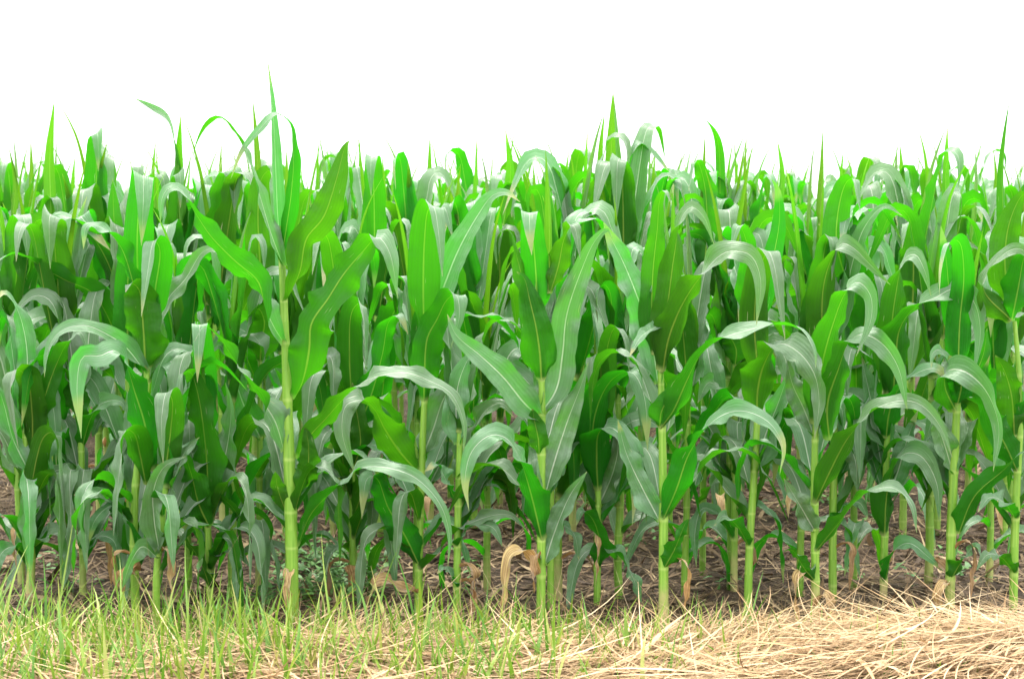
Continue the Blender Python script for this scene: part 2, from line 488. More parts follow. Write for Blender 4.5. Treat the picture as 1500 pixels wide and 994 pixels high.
# ------------------------------------------------------------------ the front plants, leaf by leaf
def front_plant(label, stalk, leaves, seed, filler=3, group="maize plants along the edge of the field", base_y=None, fill_top=False):
    """stalk: (px, py, radius px) from the ground up. leaves: dicts/tuples (points (px,py,metres towards the camera), width px, phi list)"""
    r = np.random.default_rng(seed)
    Y = depth_of_base(base_y or stalk[0][1])
    ppm = F / Y
    b = at(stalk[0][0], stalk[0][1], Y)
    t = thing("maize_plant", tuple(b), label, "maize plant", group)
    pts = [at(x, y, Y) - b for x, y, _ in stalk]
    pts[0] = pts[0] - np.array((0, 0, 0.03))
    rad = [0.76 * q / ppm for _, _, q in stalk]
    H = pts[-1][2]
    zs = []
    z = 0.05
    while z < H - 0.01:
        zs.append(z)
        z += r.uniform(0.11, 0.16)
    s_nodes = []
    for l in leaves:
        z = at(l[0][0][0], l[0][0][1], Y)[2] - b[2]
        s_nodes.append((z + 0.03) / (H + 0.03))
    nodes = np.array([q for q in s_nodes if 0.02 < q < 0.98] + [(z + 0.03) / (H + 0.03) for z in zs if min([abs((z + 0.03) / (H + 0.03) - q) for q in s_nodes] + [1]) > 0.10])
    kept = []
    for q in sorted(nodes):
        if not kept or q - kept[-1] > 0.075:
            kept.append(q)
    nodes = np.array(kept)
    if len(nodes) == 0:
        nodes = np.array([0.3, 0.6])
    obj("stalk", stalk_mesh(pts, rad, nodes, r), t)
    for l in leaves:
        P, w, phi = l[0], l[1], l[2]
        o = l[3] if len(l) > 3 else {}
        Q = [at(x, y, Y - d) - b for x, y, d in P]
        w0 = first_width(unit(Q[1] - Q[0]), phi[0])
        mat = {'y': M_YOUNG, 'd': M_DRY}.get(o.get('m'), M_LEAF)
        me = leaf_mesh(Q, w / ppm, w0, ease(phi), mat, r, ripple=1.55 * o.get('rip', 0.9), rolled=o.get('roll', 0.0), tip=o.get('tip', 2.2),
                       base=o.get('base', 0.72), n=44, curl=o.get('curl', 0.8))
        q = obj("leaf", me, t)
        if o.get('m') == 'd':
            q['label'] = "withered brown leaf hanging low on the stalk"
    for i in range(filler):
        z = r.uniform(0.15 if stalk[0][0] < 640 else 0.3, 0.58) * max(H, 0.75)
        az = r.uniform(0.15, math.pi - 0.15)
        x = np.interp(z, [p[2] for p in pts], [p[0] for p in pts])
        me = arch_leaf(z, az, r.uniform(0.4, 0.62), r.uniform(0.05, 0.075), r.uniform(50, 70), r.uniform(-85, -50), 0.5, 0.5, r, M_LEAF,
                       drift=r.normal(0, 0.3), tw=r.normal(0, 0.4))
        me.transform(__import__("mathutils").Matrix.Translation((x, 0, 0)))
        obj("leaf", me, t)
    if stalk[0][0] < 660:          # the shaded end keeps its short low leaves
        for i in range(4 if stalk[0][0] < 320 else 2):
            z = r.uniform(0.14, 0.40)
            x = np.interp(z, [p[2] for p in pts], [p[0] for p in pts])
            me = arch_leaf(z, r.uniform(0, 2 * math.pi), r.uniform(0.36, 0.58), r.uniform(0.042, 0.062), r.uniform(45, 70), r.uniform(-89, -75), 0.4, 0.4, r, M_LEAF,
                           ripple=1.3, drift=r.normal(0, 0.6), tw=r.normal(0, 0.8))
            me.transform(__import__("mathutils").Matrix.Translation((x, 0, 0)))
            obj("leaf", me, t)
    for i in range(2):             # last of all, the dead leaves at the foot of the stalk
        if r.random() < 0.3:
            z = r.uniform(0.09, 0.24)
            x = np.interp(z, [p[2] for p in pts], [p[0] for p in pts])
            me = arch_leaf(z, r.uniform(math.pi, 2 * math.pi), r.uniform(0.14, 0.26), r.uniform(0.018, 0.034), r.uniform(20, 60), -88, 0.22, 0.3, r, M_DRY,
                           ripple=1.6, drift=r.normal(0, 0.7), tw=r.normal(0, 1.4))
            me.transform(__import__("mathutils").Matrix.Translation((x, 0, 0)))
            obj("leaf", me, t)["label"] = "withered brown leaf hanging low on the stalk"
    if fill_top:
        for i in range(3):
            az = r.uniform(0.1, math.pi - 0.1)
            me = arch_leaf(H - 0.03, az, r.uniform(0.5, 0.62), r.uniform(0.07, 0.085), r.uniform(74, 84), r.uniform(-80, -40), 0.7, 0.3, r, M_LEAF,
                           drift=r.normal(0, 0.3), tw=r.normal(0, 0.4))
            me.transform(__import__("mathutils").Matrix.Translation((pts[-1][0], 0, 0)))
            obj("leaf", me, t)
    return t


FRONT = []


def FP(*a, **k):
    FRONT.append((a, k))

FP("tallest maize plant, thick pale stalk, one spear leaf rising far above the field",
   [(428, 918, 12), (427, 800, 12), (424, 690, 11.5), (420, 560, 10), (416, 450, 8), (413, 380, 7), (411, 330, 5)], [
    ([(412, 372, .0), (407, 320, .01), (404, 250, .02), (400, 165, .02), (391, 80, .03)], 26, (-150, -140, -130), dict(rip=.1, roll=.6, tip=1.4)),
    ([(413, 375, .01), (420, 330, .03), (427, 280, .05), (430, 225, .07), (424, 180, .08), (405, 167, .09), (380, 190, .1), (354, 222, .11), (338, 262, .12)], 24, (10, -20, -60, -115, -145), dict(rip=.3)),
    ([(415, 390, .01), (398, 345, .04), (380, 285, .06), (364, 235, .08), (346, 197, .09), (322, 172, .1), (303, 183, .1), (288, 210, .1), (282, 236, .1)], 27, (-150, -120, -80, -60, -90), dict(rip=.4)),
    ([(419, 441, .0), (428, 424, .02), (440, 396, .04), (449, 350, .06), (474, 318, .08), (493, 262, .1), (506, 214, .11), (512, 206, .12)], 46, (100, 60, 10, 0, 0), dict(rip=.4, tip=4, base=.3, curl=.45)),
    ([(415, 501, .006), (402, 480, .04), (388, 450, .08), (378, 412, .1), (345, 383, .12), (308, 345, .13), (282, 305, .13), (262, 275, .13), (246, 276, .14), (237, 292, .15), (235, 326, .15)], 46, (-170, -120, -30, -10, -30, -120, -165), dict(rip=.5, base=.3, curl=.45)),
    ([(430, 585, .0), (443, 560, .03), (453, 512, .07), (456, 474, .09), (480, 438, .11), (503, 402, .13), (532, 368, .15), (553, 347, .16), (570, 368, .18), (583, 437, .18)], 56, (60, 20, 0, 10, 100, 160), dict(rip=.9, tip=2.6, base=.3, curl=.45)),
    ([(416, 660, .0), (402, 615, .03), (370, 568, .07), (347, 533, .09), (325, 500, .1), (300, 478, .1), (285, 500, .11)], 44, (-170, -130, -50, -40, -110), dict(rip=.8, base=.3, curl=.45)),
    ([(434, 672, .0), (450, 643, .05), (478, 612, .09), (512, 575, .13), (541, 555, .16), (590, 545, .18), (628, 557, .2), (661, 576, .21), (680, 622, .22), (678, 668, .22)], 36, (30, 30, 60, 110, 125, 130), dict(rip=.7, base=.3, curl=.45)),
    ([(435, 722, .0), (449, 695, .03), (452, 655, .06), (447, 622, .07)], 34, (20, 10, 0), dict(rip=.6, tip=3, base=.3, curl=.45)),
    ([(436, 800, .0), (457, 750, .05), (498, 710, .09), (526, 686, .12), (564, 684, .15), (608, 699, .18), (643, 735, .2), (658, 780, .2), (656, 830, .2)], 30, (20, 30, 70, 120, 130, 130), dict(rip=.8, base=.3, curl=.45)),
    ([(419, 750, .0), (407, 716, .02), (403, 690, .05)], 26, (-10, -10), dict(rip=.4, tip=3, base=.3, curl=.45)),
   ], filler=3)

FP("leafy maize plant at the grassier verge end, one pale blade hanging flat at mid height",
   [(43, 890, 8), (46, 780, 8), (42, 720, 7), (38, 660, 6), (37, 620, 5)], [
    ([(47, 668, .01), (47, 605, .04), (38, 550, .08), (22, 541, .11), (15, 570, .13), (27, 656, .14)], 42, (0, 0, 0), dict(rip=.3)),
    ([(44, 745, .01), (50, 690, .05), (64, 640, .1), (78, 634, .13), (88, 690, .15), (95, 768, .16)], 34, (0, 0, 5), dict(rip=.3)),
    ([(46, 805, .01), (72, 784, .05), (94, 782, .09), (100, 815, .1), (90, 870, .1)], 28, (60, 100, 130), {}),
    ([(42, 690, .01), (18, 640, .03), (5, 590, .05), (-8, 560, .07), (-22, 570, .08)], 38, (-150, -130, -100), {}),
    ([(40, 640, .01), (62, 590, .02), (80, 540, .03), (100, 500, .04), (118, 486, .05), (130, 520, .06)], 34, (20, 20, 60, 100), {}),
    ([(38, 630, .01), (40, 560, .02), (38, 500, .03), (24, 450, .05), (6, 428, .07), (-14, 452, .09)], 34, (-160, -140, -110), {}),
    ([(46, 820, .0), (20, 800, .03), (2, 810, .06), (-6, 850, .07)], 26, (-60, -100), {}),
   ], filler=6, fill_top=True)

FP("maize plant with a waisted dark sheath leaf high on a kinked stalk",
   [(200, 908, 8), (196, 800, 8), (198, 720, 7.5), (207, 640, 7), (215, 560, 6.5), (213, 520, 5), (206, 440, 4)], [
    ([(213, 540, .012), (211, 500, .03), (208, 455, .05), (204, 425, .07), (192, 415, .1), (184, 428, .12)], 56, (0, 0, -10), dict(rip=.6, tip=4)),
    ([(218, 480, .01), (228, 420, .04), (234, 365, .08), (226, 352, .1), (216, 400, .14), (207, 464, .15)], 40, (0, 0, 0), dict(rip=.2)),
    ([(203, 440, .0), (201, 350, .02), (206, 275, .05), (209, 256, .08), (210, 290, .12), (207, 360, .13)], 46, (0, 0, 0), dict(rip=.15)),
    ([(218, 560, -.02), (228, 500, -.03), (245, 440, -.03), (272, 408, -.02), (298, 368, .0), (317, 366, .02), (322, 384, .04)], 40, (170, 160, 140, 120), dict(rip=.6)),
    ([(220, 690, .01), (213, 625, .05), (197, 573, .08), (181, 525, .11), (166, 513, .14), (146, 521, .16), (122, 522, .18), (113, 560, .19), (119, 642, .2)], 48, (-10, -10, -60, -120, -150), dict(rip=.5)),
    ([(213, 545, .01), (184, 508, .05), (156, 489, .09), (122, 476, .12), (86, 487, .14), (69, 516, .15), (65, 552, .15)], 28, (-120, -125, -120, -110), dict(rip=.5)),
    ([(214, 710, .01), (205, 665, .05), (196, 634, .1), (184, 630, .13), (176, 680, .15), (166, 784, .16)], 38, (0, 0, 0), dict(rip=.5)),
    ([(198, 800, .01), (190, 770, .03), (165, 740, .06), (140, 760, .08), (128, 800, .08)], 28, (-60, -100, -120), {}),
    ([(200, 440, .0), (191, 400, .03), (176, 360, .05), (152, 335, .07), (128, 330, .09), (122, 365, .1)], 32, (-30, -60, -100), {}),
    ([(198, 836, .02), (190, 824, .06), (180, 834, .09), (177, 868, .1), (186, 908, .1)], 27, (-120, -150, -170), dict(m='d')),
   ], filler=4)

FP("slim maize plant with grey-green blades hanging flat one above another near the green grass",
   [(229, 925, 7), (230, 830, 7), (238, 760, 6), (244, 700, 5)], [
    ([(241, 700, .01), (250, 630, .05), (252, 585, .1), (244, 574, .13), (237, 610, .16), (239, 678, .17)], 38, (0, 0, 0), dict(rip=.3)),
    ([(233, 805, .01), (226, 762, .04), (225, 718, .08), (241, 683, .11), (272, 668, .12)], 34, (180, 170, 130), dict(rip=.7)),
    ([(229, 815, .01), (208, 800, .05), (192, 822, .08), (179, 862, .09)], 28, (-120, -130), dict(rip=.5)),
    ([(240, 740, .0), (255, 700, .0), (272, 660, .01), (292, 640, .02)], 32, (150, 130), {}),
   ], filler=2, fill_top=True)

FP("maize plant with broad dark leaves stacked over a short bare stalk, tiny bright spike within",
   [(309, 908, 6.5), (306, 820, 6.5), (304, 760, 6), (300, 680, 5), (294, 600, 4)], [
    ([(305, 765, .01), (304, 705, .03), (300, 645, .06), (290, 578, .1), (279, 545, .13), (266, 548, .16), (262, 582, .17)], 50, (0, -10, -10), dict(rip=.7)),
    ([(307, 772, .02), (291, 738, .06), (279, 690, .1), (269, 668, .13), (258, 680, .15)], 44, (0, -10, -30), dict(rip=.8)),
    ([(303, 650, .0), (300, 560, .03), (296, 495, .08), (293, 474, .11), (291, 510, .14), (289, 560, .15)], 38, (0, 0, 0), dict(rip=.1)),
    ([(298, 570, .1), (296, 535, .1), (296, 495, .1)], 10, (0, 0), dict(m='y', roll=1.2, rip=0, tip=1.3)),
    ([(308, 862, .01), (290, 815, .05), (262, 784, .08), (242, 788, .1)], 28, (-20, -40, -90), {}),
    ([(309, 835, .01), (332, 806, .04), (352, 812, .06), (366, 830, .07)], 24, (60, 100, 120), {}),
    ([(304, 760, -.01), (322, 700, -.02), (335, 640, -.02), (338, 590, -.01), (330, 560, .0)], 40, (170, 165, 150), dict(rip=.8)),
   ], filler=4)

FP("maize plant behind the tallest one, flared bright sheath leaf above a thin stalk",
   [(378, 872, 6), (380, 720, 6), (381, 600, 5.5), (382, 525, 5), (380, 420, 4)], [
    ([(381, 530, .01), (383, 500, .03), (387, 470, .05), (378, 452, .07), (360, 470, .1)], 48, (0, 0, -10), dict(rip=.5, tip=4)),
    ([(384, 430, .0), (380, 370, .01), (378, 310, .03), (383, 262, .05), (396, 250, .08), (402, 290, .1)], 44, (0, 0, 0), dict(rip=.2)),
    ([(377, 330, .0), (378, 260, .01), (375, 200, .01), (370, 142, .02)], 17, (0, 10), dict(m='y', roll=1.0, rip=0, tip=1.3)),
    ([(381, 640, .01), (360, 600, .04), (338, 540, .06), (322, 505, .08), (306, 520, .1)], 40, (-160, -150, -110), {}),
    ([(380, 700, .01), (400, 670, .03), (412, 690, .05), (408, 740, .06)], 32, (100, 130), {}),
    ([(378, 800, .01), (360, 770, .04), (338, 770, .06), (322, 800, .07)], 28, (-60, -110), {}),
   ], filler=5, base_y=872)

FP("maize plant with a flat grey strip folded over an upright green leaf, dry sheath below",
   [(517, 875, 6), (516, 760, 6), (516, 680, 5.5), (516, 600, 4.5), (515, 540, 4)], [
    ([(516, 600, .01), (512, 520, .04), (516, 455, .08), (528, 444, .1), (534, 480, .13), (536, 548, .14)], 40, (0, 0, 0), dict(rip=.15)),
    ([(516, 690, .01), (528, 650, .04), (522, 600, .05), (516, 560, .06)], 36, (10, 0), dict(rip=.7, tip=3)),
    ([(516, 640, .01), (540, 590, .02), (560, 520, .03), (570, 470, .05), (585, 462, .08), (598, 490, .1)], 42, (20, 10, 40, 100), {}),
    ([(517, 760, .01), (532, 715, .04), (534, 700, .08), (545, 740, .1), (540, 800, .1)], 34, (0, 0, 0), dict(rip=.4)),
    ([(516, 720, .01), (490, 690, .03), (470, 660, .05), (455, 672, .07)], 34, (-50, -90, -120), {}),
    ([(517, 838, .012), (512, 826, .03), (516, 848, .05), (518, 890, .05)], 18, (150, 180), dict(m='d')),
   ], filler=5, base_y=875)

FP("maize plant with a broad upright strap leaf sharply creased at its flat top",
   [(612, 898, 8), (614, 800, 7.5), (617, 700, 7), (621, 600, 6.5), (623, 560, 5), (622, 470, 4)], [
    ([(621, 482, .01), (620, 420, .03), (622, 350, .06), (627, 308, .09), (635, 302, .12), (643, 345, .15), (648, 405, .16)], 50, (0, 0, 0), dict(rip=.12)),
    ([(621, 588, .01), (622, 540, .04), (626, 495, .07), (640, 468, .1), (654, 440, .13), (668, 431, .16), (673, 462, .18), (660, 510, .19)], 46, (0, 0, 10, 0), dict(rip=.5)),
    ([(632, 470, -.04), (650, 420, -.03), (672, 365, -.01), (700, 315, .01), (722, 286, .03), (742, 282, .05), (762, 296, .07)], 42, (170, 165, 150, 120), dict(rip=.2)),
    ([(619, 668, -.01), (634, 630, -.02), (648, 588, -.02), (668, 550, -.01), (682, 520, .0)], 42, (170, 160, 150), dict(rip=.6)),
    ([(613, 692, .01), (586, 662, .06), (563, 627, .11), (549, 600, .15), (532, 586, .18), (508, 592, .2), (501, 630, .22), (519, 692, .22)], 50, (-10, -10, -50, -120, -150), dict(rip=.6)),
    ([(616, 835, .01), (640, 812, .03), (660, 785, .06), (692, 764, .09), (745, 753, .12), (770, 775, .13)], 30, (60, 90, 120, 130), {}),
    ([(614, 828, .01), (592, 782, .05), (568, 742, .08), (552, 700, .1), (538, 700, .13), (530, 760, .15)], 42, (-10, -10, -40), {}),
    ([(613, 868, .01), (590, 862, .03), (566, 850, .05), (550, 853, .06), (541, 878, .06), (537, 912, .06)], 20, (-90, -110, -130), dict(m='d', rip=1.2)),
   ], filler=4)

FP("maize plant just past the strap-leaf plant, stalk bare only near the soil",
   [(669, 905, 7.5), (670, 800, 7), (672, 700, 6.5), (674, 620, 5)], [
    ([(670, 800, .01), (690, 770, .03), (722, 772, .06), (736, 800, .07)], 28, (80, 110, 130), {}),
    ([(670, 740, .0), (652, 700, .03), (640, 680, .05), (622, 690, .07)], 34, (-40, -90, -120), {}),
    ([(671, 700, -.01), (690, 640, -.02), (712, 600, -.01), (735, 590, .01), (752, 610, .03)], 36, (150, 140, 120), {}),
    ([(672, 650, .0), (668, 600, .0), (672, 560, .0), (690, 520, .02), (706, 512, .04)], 38, (170, 160, 130), {}),
    ([(669, 860, .01), (652, 830, .03), (640, 840, .05)], 22, (-60, -120), {}),
   ], filler=6, fill_top=True)

FP("maize plant with a spoon-shaped ribbed sheath leaf and a withered brown leaf hanging low",
   [(792, 918, 8.5), (793, 800, 8.5), (793, 700, 8), (794, 600, 7.5), (793, 550, 6), (788, 470, 4.5), (784, 400, 4)], [
    ([(793, 557, .012), (791, 520, .03), (785, 478, .05), (776, 440, .06), (768, 408, .07), (757, 398, .09)], 54, (0, 0, 10, 50), dict(rip=.3, tip=2.2)),
    ([(782, 455, .02), (768, 415, .03), (757, 375, .04), (751, 345, .05), (744, 336, .06)], 28, (20, 50, 60), dict(rip=.4)),
    ([(787, 470, .0), (785, 400, .02), (780, 345, .05), (776, 311, .09), (776, 335, .12), (779, 374, .13)], 44, (0, 0, 0), dict(rip=.2)),
    ([(803, 430, .0), (805, 360, .0), (803, 280, .01), (799, 215, .02)], 20, (20, 30), dict(m='y', roll=.9, rip=0, tip=1.3)),
    ([(793, 604, -.01), (815, 570, -.02), (824, 520, -.02), (830, 462, -.01), (850, 400, .02), (872, 352, .05), (890, 336, .07), (897, 350, .08)], 48, (175, 170, 160, 150), dict(rip=.4)),
    ([(786, 607, .01), (768, 590, .04), (737, 552, .07), (702, 519, .09), (668, 490, .1), (655, 460, .1)], 46, (-170, -170, -165, -150), dict(rip=.4)),
    ([(800, 720, .0), (808, 690, .0), (830, 620, -.01), (852, 562, .0), (862, 530, .02)], 42, (170, 165, 150), dict(rip=.6)),
    ([(794, 792, .012), (781, 736, .06), (765, 682, .11), (744, 643, .15), (718, 637, .18), (691, 661, .21), (681, 706, .22), (687, 748, .22)], 46, (-10, -20, -100, -130, -150), dict(rip=.6)),
    ([(790, 665, .012), (788, 640, .03), (782, 612, .04), (780, 598, .05)], 30, (0, 0), dict(rip=.4, tip=3.5)),
    ([(798, 825, .0), (812, 780, .0), (835, 725, .0), (860, 690, .02)], 36, (170, 160, 150), {}),
    ([(790, 842, .01), (766, 806, .04), (748, 812, .06), (739, 850, .07), (738, 892, .07), (740, 928, .07)], 17, (-60, -80, -60), dict(m='d', rip=1.2)),
    ([(806, 430, .0), (818, 390, .01), (828, 345, .03), (840, 330, .05), (850, 380, .07)], 32, (20, 30, 60), {}),
   ], filler=4)

FP("maize stalk standing like a twin close behind the spoon-shaped sheath leaf plant",
   [(806, 893, 6.5), (807, 760, 6.5), (807, 640, 6), (808, 560, 5), (812, 480, 4)], [
    ([(807, 700, .0), (825, 660, -.02), (850, 640, -.03), (866, 660, -.02)], 36, (150, 130), {}),
    ([(808, 590, .0), (796, 540, -.03), (800, 470, -.04), (815, 420, -.04)], 42, (170, 160), {}),
    ([(807, 800, .0), (822, 770, .0), (840, 780, .02), (848, 820, .02)], 26, (60, 120), {}),
   ], filler=6, fill_top=True, base_y=893)

FP("shorter maize plant with several folded leaves tipping over like tongues",
   [(875, 888, 7), (875, 780, 6.5), (876, 715, 6), (873, 640, 5), (876, 570, 4)], [
    ([(876, 718, .012), (874, 672, .04), (878, 632, .09), (896, 626, .13), (920, 652, .17), (933, 697, .19), (926, 770, .2)], 46, (0, 0, 40, 120, 130), dict(rip=.5)),
    ([(872, 692, .012), (868, 632, .04), (880, 582, .08), (902, 551, .12), (926, 545, .15), (943, 577, .18), (949, 660, .19)], 46, (0, 10, 30, 110, 130), dict(rip=.4)),
    ([(874, 640, .0), (880, 565, .03), (878, 528, .06), (868, 522, .09), (865, 548, .12), (868, 588, .13)], 30, (0, 0, 0), dict(rip=.1)),
    ([(879, 640, .0), (887, 562, .02), (891, 503, .05), (902, 479, .09), (914, 492, .12), (922, 546, .13)], 34, (0, 0, 0), dict(rip=.2)),
    ([(873, 580, .06), (872, 530, .06), (871, 476, .06)], 9, (0, 0), dict(m='y', roll=1.2, rip=0, tip=1.3)),
    ([(876, 832, .012), (878, 790, .05), (866, 757, .09), (852, 748, .11), (844, 770, .12)], 34, (0, -30, -60), {}),
    ([(877, 740, -.01), (895, 700, -.02), (905, 660, -.02), (903, 620, -.01)], 36, (170, 160), {}),
    ([(875, 800, .01), (900, 808, .04), (925, 840, .06), (940, 890, .06)], 26, (90, 130), {}),
   ], filler=4)

FP("maize plant with a tall waved upright leaf and a broad shoulder leaf bending sideways",
   [(972, 922, 9), (972, 800, 9), (971, 680, 8.5), (969, 590, 7.5), (968, 530, 6), (972, 460, 4.5), (980, 400, 4)], [
    ([(969, 540, .012), (972, 492, .03), (980, 432, .05), (988, 372, .07), (998, 320, .09), (1013, 303, .11), (1031, 318, .13), (1046, 358, .14)], 42, (10, 10, 20, 100, 150), dict(rip=.3)),
    ([(960, 520, .0), (955, 455, .01), (957, 392, .02), (963, 335, .04), (966, 295, .06), (974, 279, .09), (984, 300, .11)], 38, (0, 10, 10), dict(rip=.4)),
    ([(971, 545, .015), (979, 498, .05), (1000, 445, .09), (1030, 400, .12), (1056, 373, .15), (1074, 367, .17), (1100, 374, .19), (1114, 408, .21), (1108, 476, .21)], 48, (20, 10, 30, 110, 150, 160), dict(rip=.5)),
    ([(964, 562, -.01), (955, 505, -.02), (938, 447, -.01), (913, 384, .0), (893, 345, .01), (884, 325, .02)], 44, (180, 180, 180), dict(rip=.9, tip=4)),
    ([(967, 628, .012), (986, 602, .05), (1005, 560, .09), (1026, 520, .12), (1056, 496, .14), (1097, 483, .16), (1139, 475, .18), (1175, 484, .2), (1193, 512, .21), (1195, 538, .21)], 40, (20, 30, 60, 115, 80, 120), dict(rip=.4)),
    ([(971, 762, .012), (991, 716, .06), (1011, 661, .11), (1046, 615, .15), (1084, 601, .18), (1125, 617, .2), (1147, 653, .21), (1142, 695, .21)], 40, (10, 20, 80, 120, 110), dict(rip=.6)),
    ([(975, 470, .01), (958, 480, .05), (938, 494, .09), (922, 522, .12)], 22, (-120, -120), dict(rip=.4)),
    ([(973, 832, .012), (990, 800, .05), (1003, 768, .07), (1010, 758, .08)], 30, (10, 10), {}),
    ([(966, 762, .0), (942, 716, -.01), (918, 665, -.01), (905, 615, .0)], 36, (-175, -170), {}),
    ([(966, 625, .015), (970, 600, .04), (985, 578, .05), (998, 572, .06)], 34, (0, 10), dict(rip=.3, tip=4)),
    ([(996, 390, .02), (988, 340, .03), (985, 278, .03)], 16, (0, 0), dict(m='y', roll=1.0, rip=0, tip=1.3)),
   ], filler=4)

FP("thin maize plant with one blade hanging straight down, between shoulder-leaf and scalloped-leaf plants",
   [(1075, 868, 6.5), (1076, 740, 6.5), (1076, 640, 6), (1077, 540, 5), (1077, 480, 4)], [
    ([(1078, 690, .01), (1084, 648, .06), (1084, 618, .11), (1080, 622, .14), (1083, 662, .17), (1090, 720, .17)], 34, (0, 0, 0), dict(rip=.4)),
    ([(1077, 535, .012), (1078, 510, .03), (1064, 490, .05), (1050, 500, .07)], 34, (0, -20, -60), dict(tip=3.2)),
    ([(1076, 610, .0), (1055, 570, .02), (1038, 560, .04), (1022, 590, .06)], 34, (-40, -90, -120), {}),
    ([(1077, 500, .0), (1082, 420, .02), (1075, 390, .05), (1086, 430, .08), (1082, 482, .09)], 30, (20, 30), {}),
    ([(1074, 790, .01), (1048, 750, .04), (1028, 745, .07), (1018, 780, .09), (1020, 830, .09)], 24, (-40, -100, -120), {}),
    ([(1075, 700, .0), (1095, 690, .02), (1105, 730, .04)], 28, (60, 120), {}),
   ], filler=6, fill_top=True, base_y=868)

FP("second-row maize plant whose bare stalk shows under the broad shoulder leaf",
   [(1029, 840, 6), (1030, 700, 6), (1030, 580, 5.5), (1029, 450, 5), (1029, 400, 4)], [
    ([(1030, 640, .0), (1010, 600, .02), (995, 610, .04), (986, 650, .05)], 36, (-60, -110), {}),
    ([(1030, 540, .0), (1046, 490, .02), (1060, 470, .04), (1075, 500, .06)], 38, (30, 90, 120), {}),
    ([(1029, 450, .0), (1012, 430, .02), (1000, 450, .04), (1006, 500, .05)], 34, (-60, -120), {}),
    ([(1029, 420, .0), (1036, 330, .01), (1030, 260, .03), (1020, 236, .05), (1008, 280, .07)], 36, (-10, -20, -40), {}),
    ([(1030, 400, .0), (1030, 300, .0), (1033, 190, .01)], 16, (0, 0), dict(m='y', roll=1.0, rip=0, tip=1.3)),
    ([(1030, 740, .0), (1050, 700, .02), (1064, 705, .04), (1068, 750, .05)], 30, (60, 120), {}),
   ], filler=5, fill_top=True, base_y=840)

FP("maize plant with a scalloped dark leaf and two grey tongues hanging high",
   [(1095, 905, 7.5), (1098, 800, 7.5), (1105, 690, 7), (1109, 615, 6.5), (1111, 540, 5), (1110, 470, 4)], [
    ([(1109, 618, .012), (1110, 572, .04), (1120, 532, .08), (1140, 503, .12), (1168, 514, .16), (1192, 545, .19), (1200, 586, .2), (1193, 642, .21)], 52, (0, 10, 40, 130, 150), dict(rip=.8)),
    ([(1112, 560, .0), (1105, 470, .02), (1112, 402, .06), (1125, 367, .11), (1134, 387, .14), (1142, 440, .16), (1150, 498, .17)], 44, (0, 0, 0), dict(rip=.15)),
    ([(1106, 500, .0), (1098, 430, .0), (1095, 360, .02), (1082, 330, .05), (1070, 372, .07)], 36, (0, -10, -30), {}),
    ([(1105, 690, -.01), (1120, 640, -.02), (1140, 590, -.02), (1155, 545, -.01)], 40, (165, 155), {}),
    ([(1097, 800, .01), (1080, 770, .04), (1060, 755, .06), (1046, 770, .07)], 28, (-40, -100), {}),
    ([(1112, 480, .0), (1128, 400, .0), (1142, 320, .0), (1138, 275, .02), (1130, 262, .04)], 34, (10, 10, 0), dict(rip=.2)),
   ], filler=5)

FP("maize plant on a straight bare stalk rising from the straw, two arching grey-tipped leaves",
   [(1195, 915, 8), (1194, 800, 8), (1193, 700, 7.5), (1195, 620, 6.5), (1200, 560, 5), (1205, 500, 4)], [
    ([(1196, 622, .012), (1203, 542, .04), (1218, 482, .07), (1240, 426, .11), (1258, 413, .15), (1275, 432, .17), (1276, 467, .18), (1254, 522, .19)], 48, (10, 10, 20, 110, 140), dict(rip=.4)),
    ([(1215, 645, .012), (1212, 592, .04), (1228, 541, .08), (1243, 502, .11), (1262, 489, .14), (1290, 501, .17), (1315, 536, .19), (1329, 600, .2)], 50, (0, 0, 40, 130, 150), dict(rip=.6)),
    ([(1194, 738, .012), (1215, 692, .06), (1243, 640, .11), (1280, 600, .14), (1320, 586, .17), (1348, 592, .19), (1376, 622, .2), (1395, 670, .21)], 38, (10, 20, 80, 125, 120), dict(rip=.5)),
    ([(1194, 808, .012), (1230, 764, .06), (1264, 724, .1), (1308, 714, .13), (1334, 736, .15), (1343, 780, .16)], 30, (10, 40, 110, 130), dict(rip=.7)),
    ([(1192, 775, .01), (1175, 745, .03), (1160, 720, .05), (1148, 700, .06)], 32, (-170, -160), {}),
    ([(1193, 850, .01), (1178, 832, .04), (1160, 805, .06), (1146, 808, .07)], 28, (-20, -60), {}),
    ([(1193, 640, .0), (1178, 600, -.02), (1160, 560, -.02), (1152, 520, -.01)], 36, (-170, -160), {}),
    ([(1194, 890, .01), (1208, 868, .02), (1216, 880, .03), (1222, 915, .03)], 16, (60, 120), dict(m='d')),
   ], filler=4)

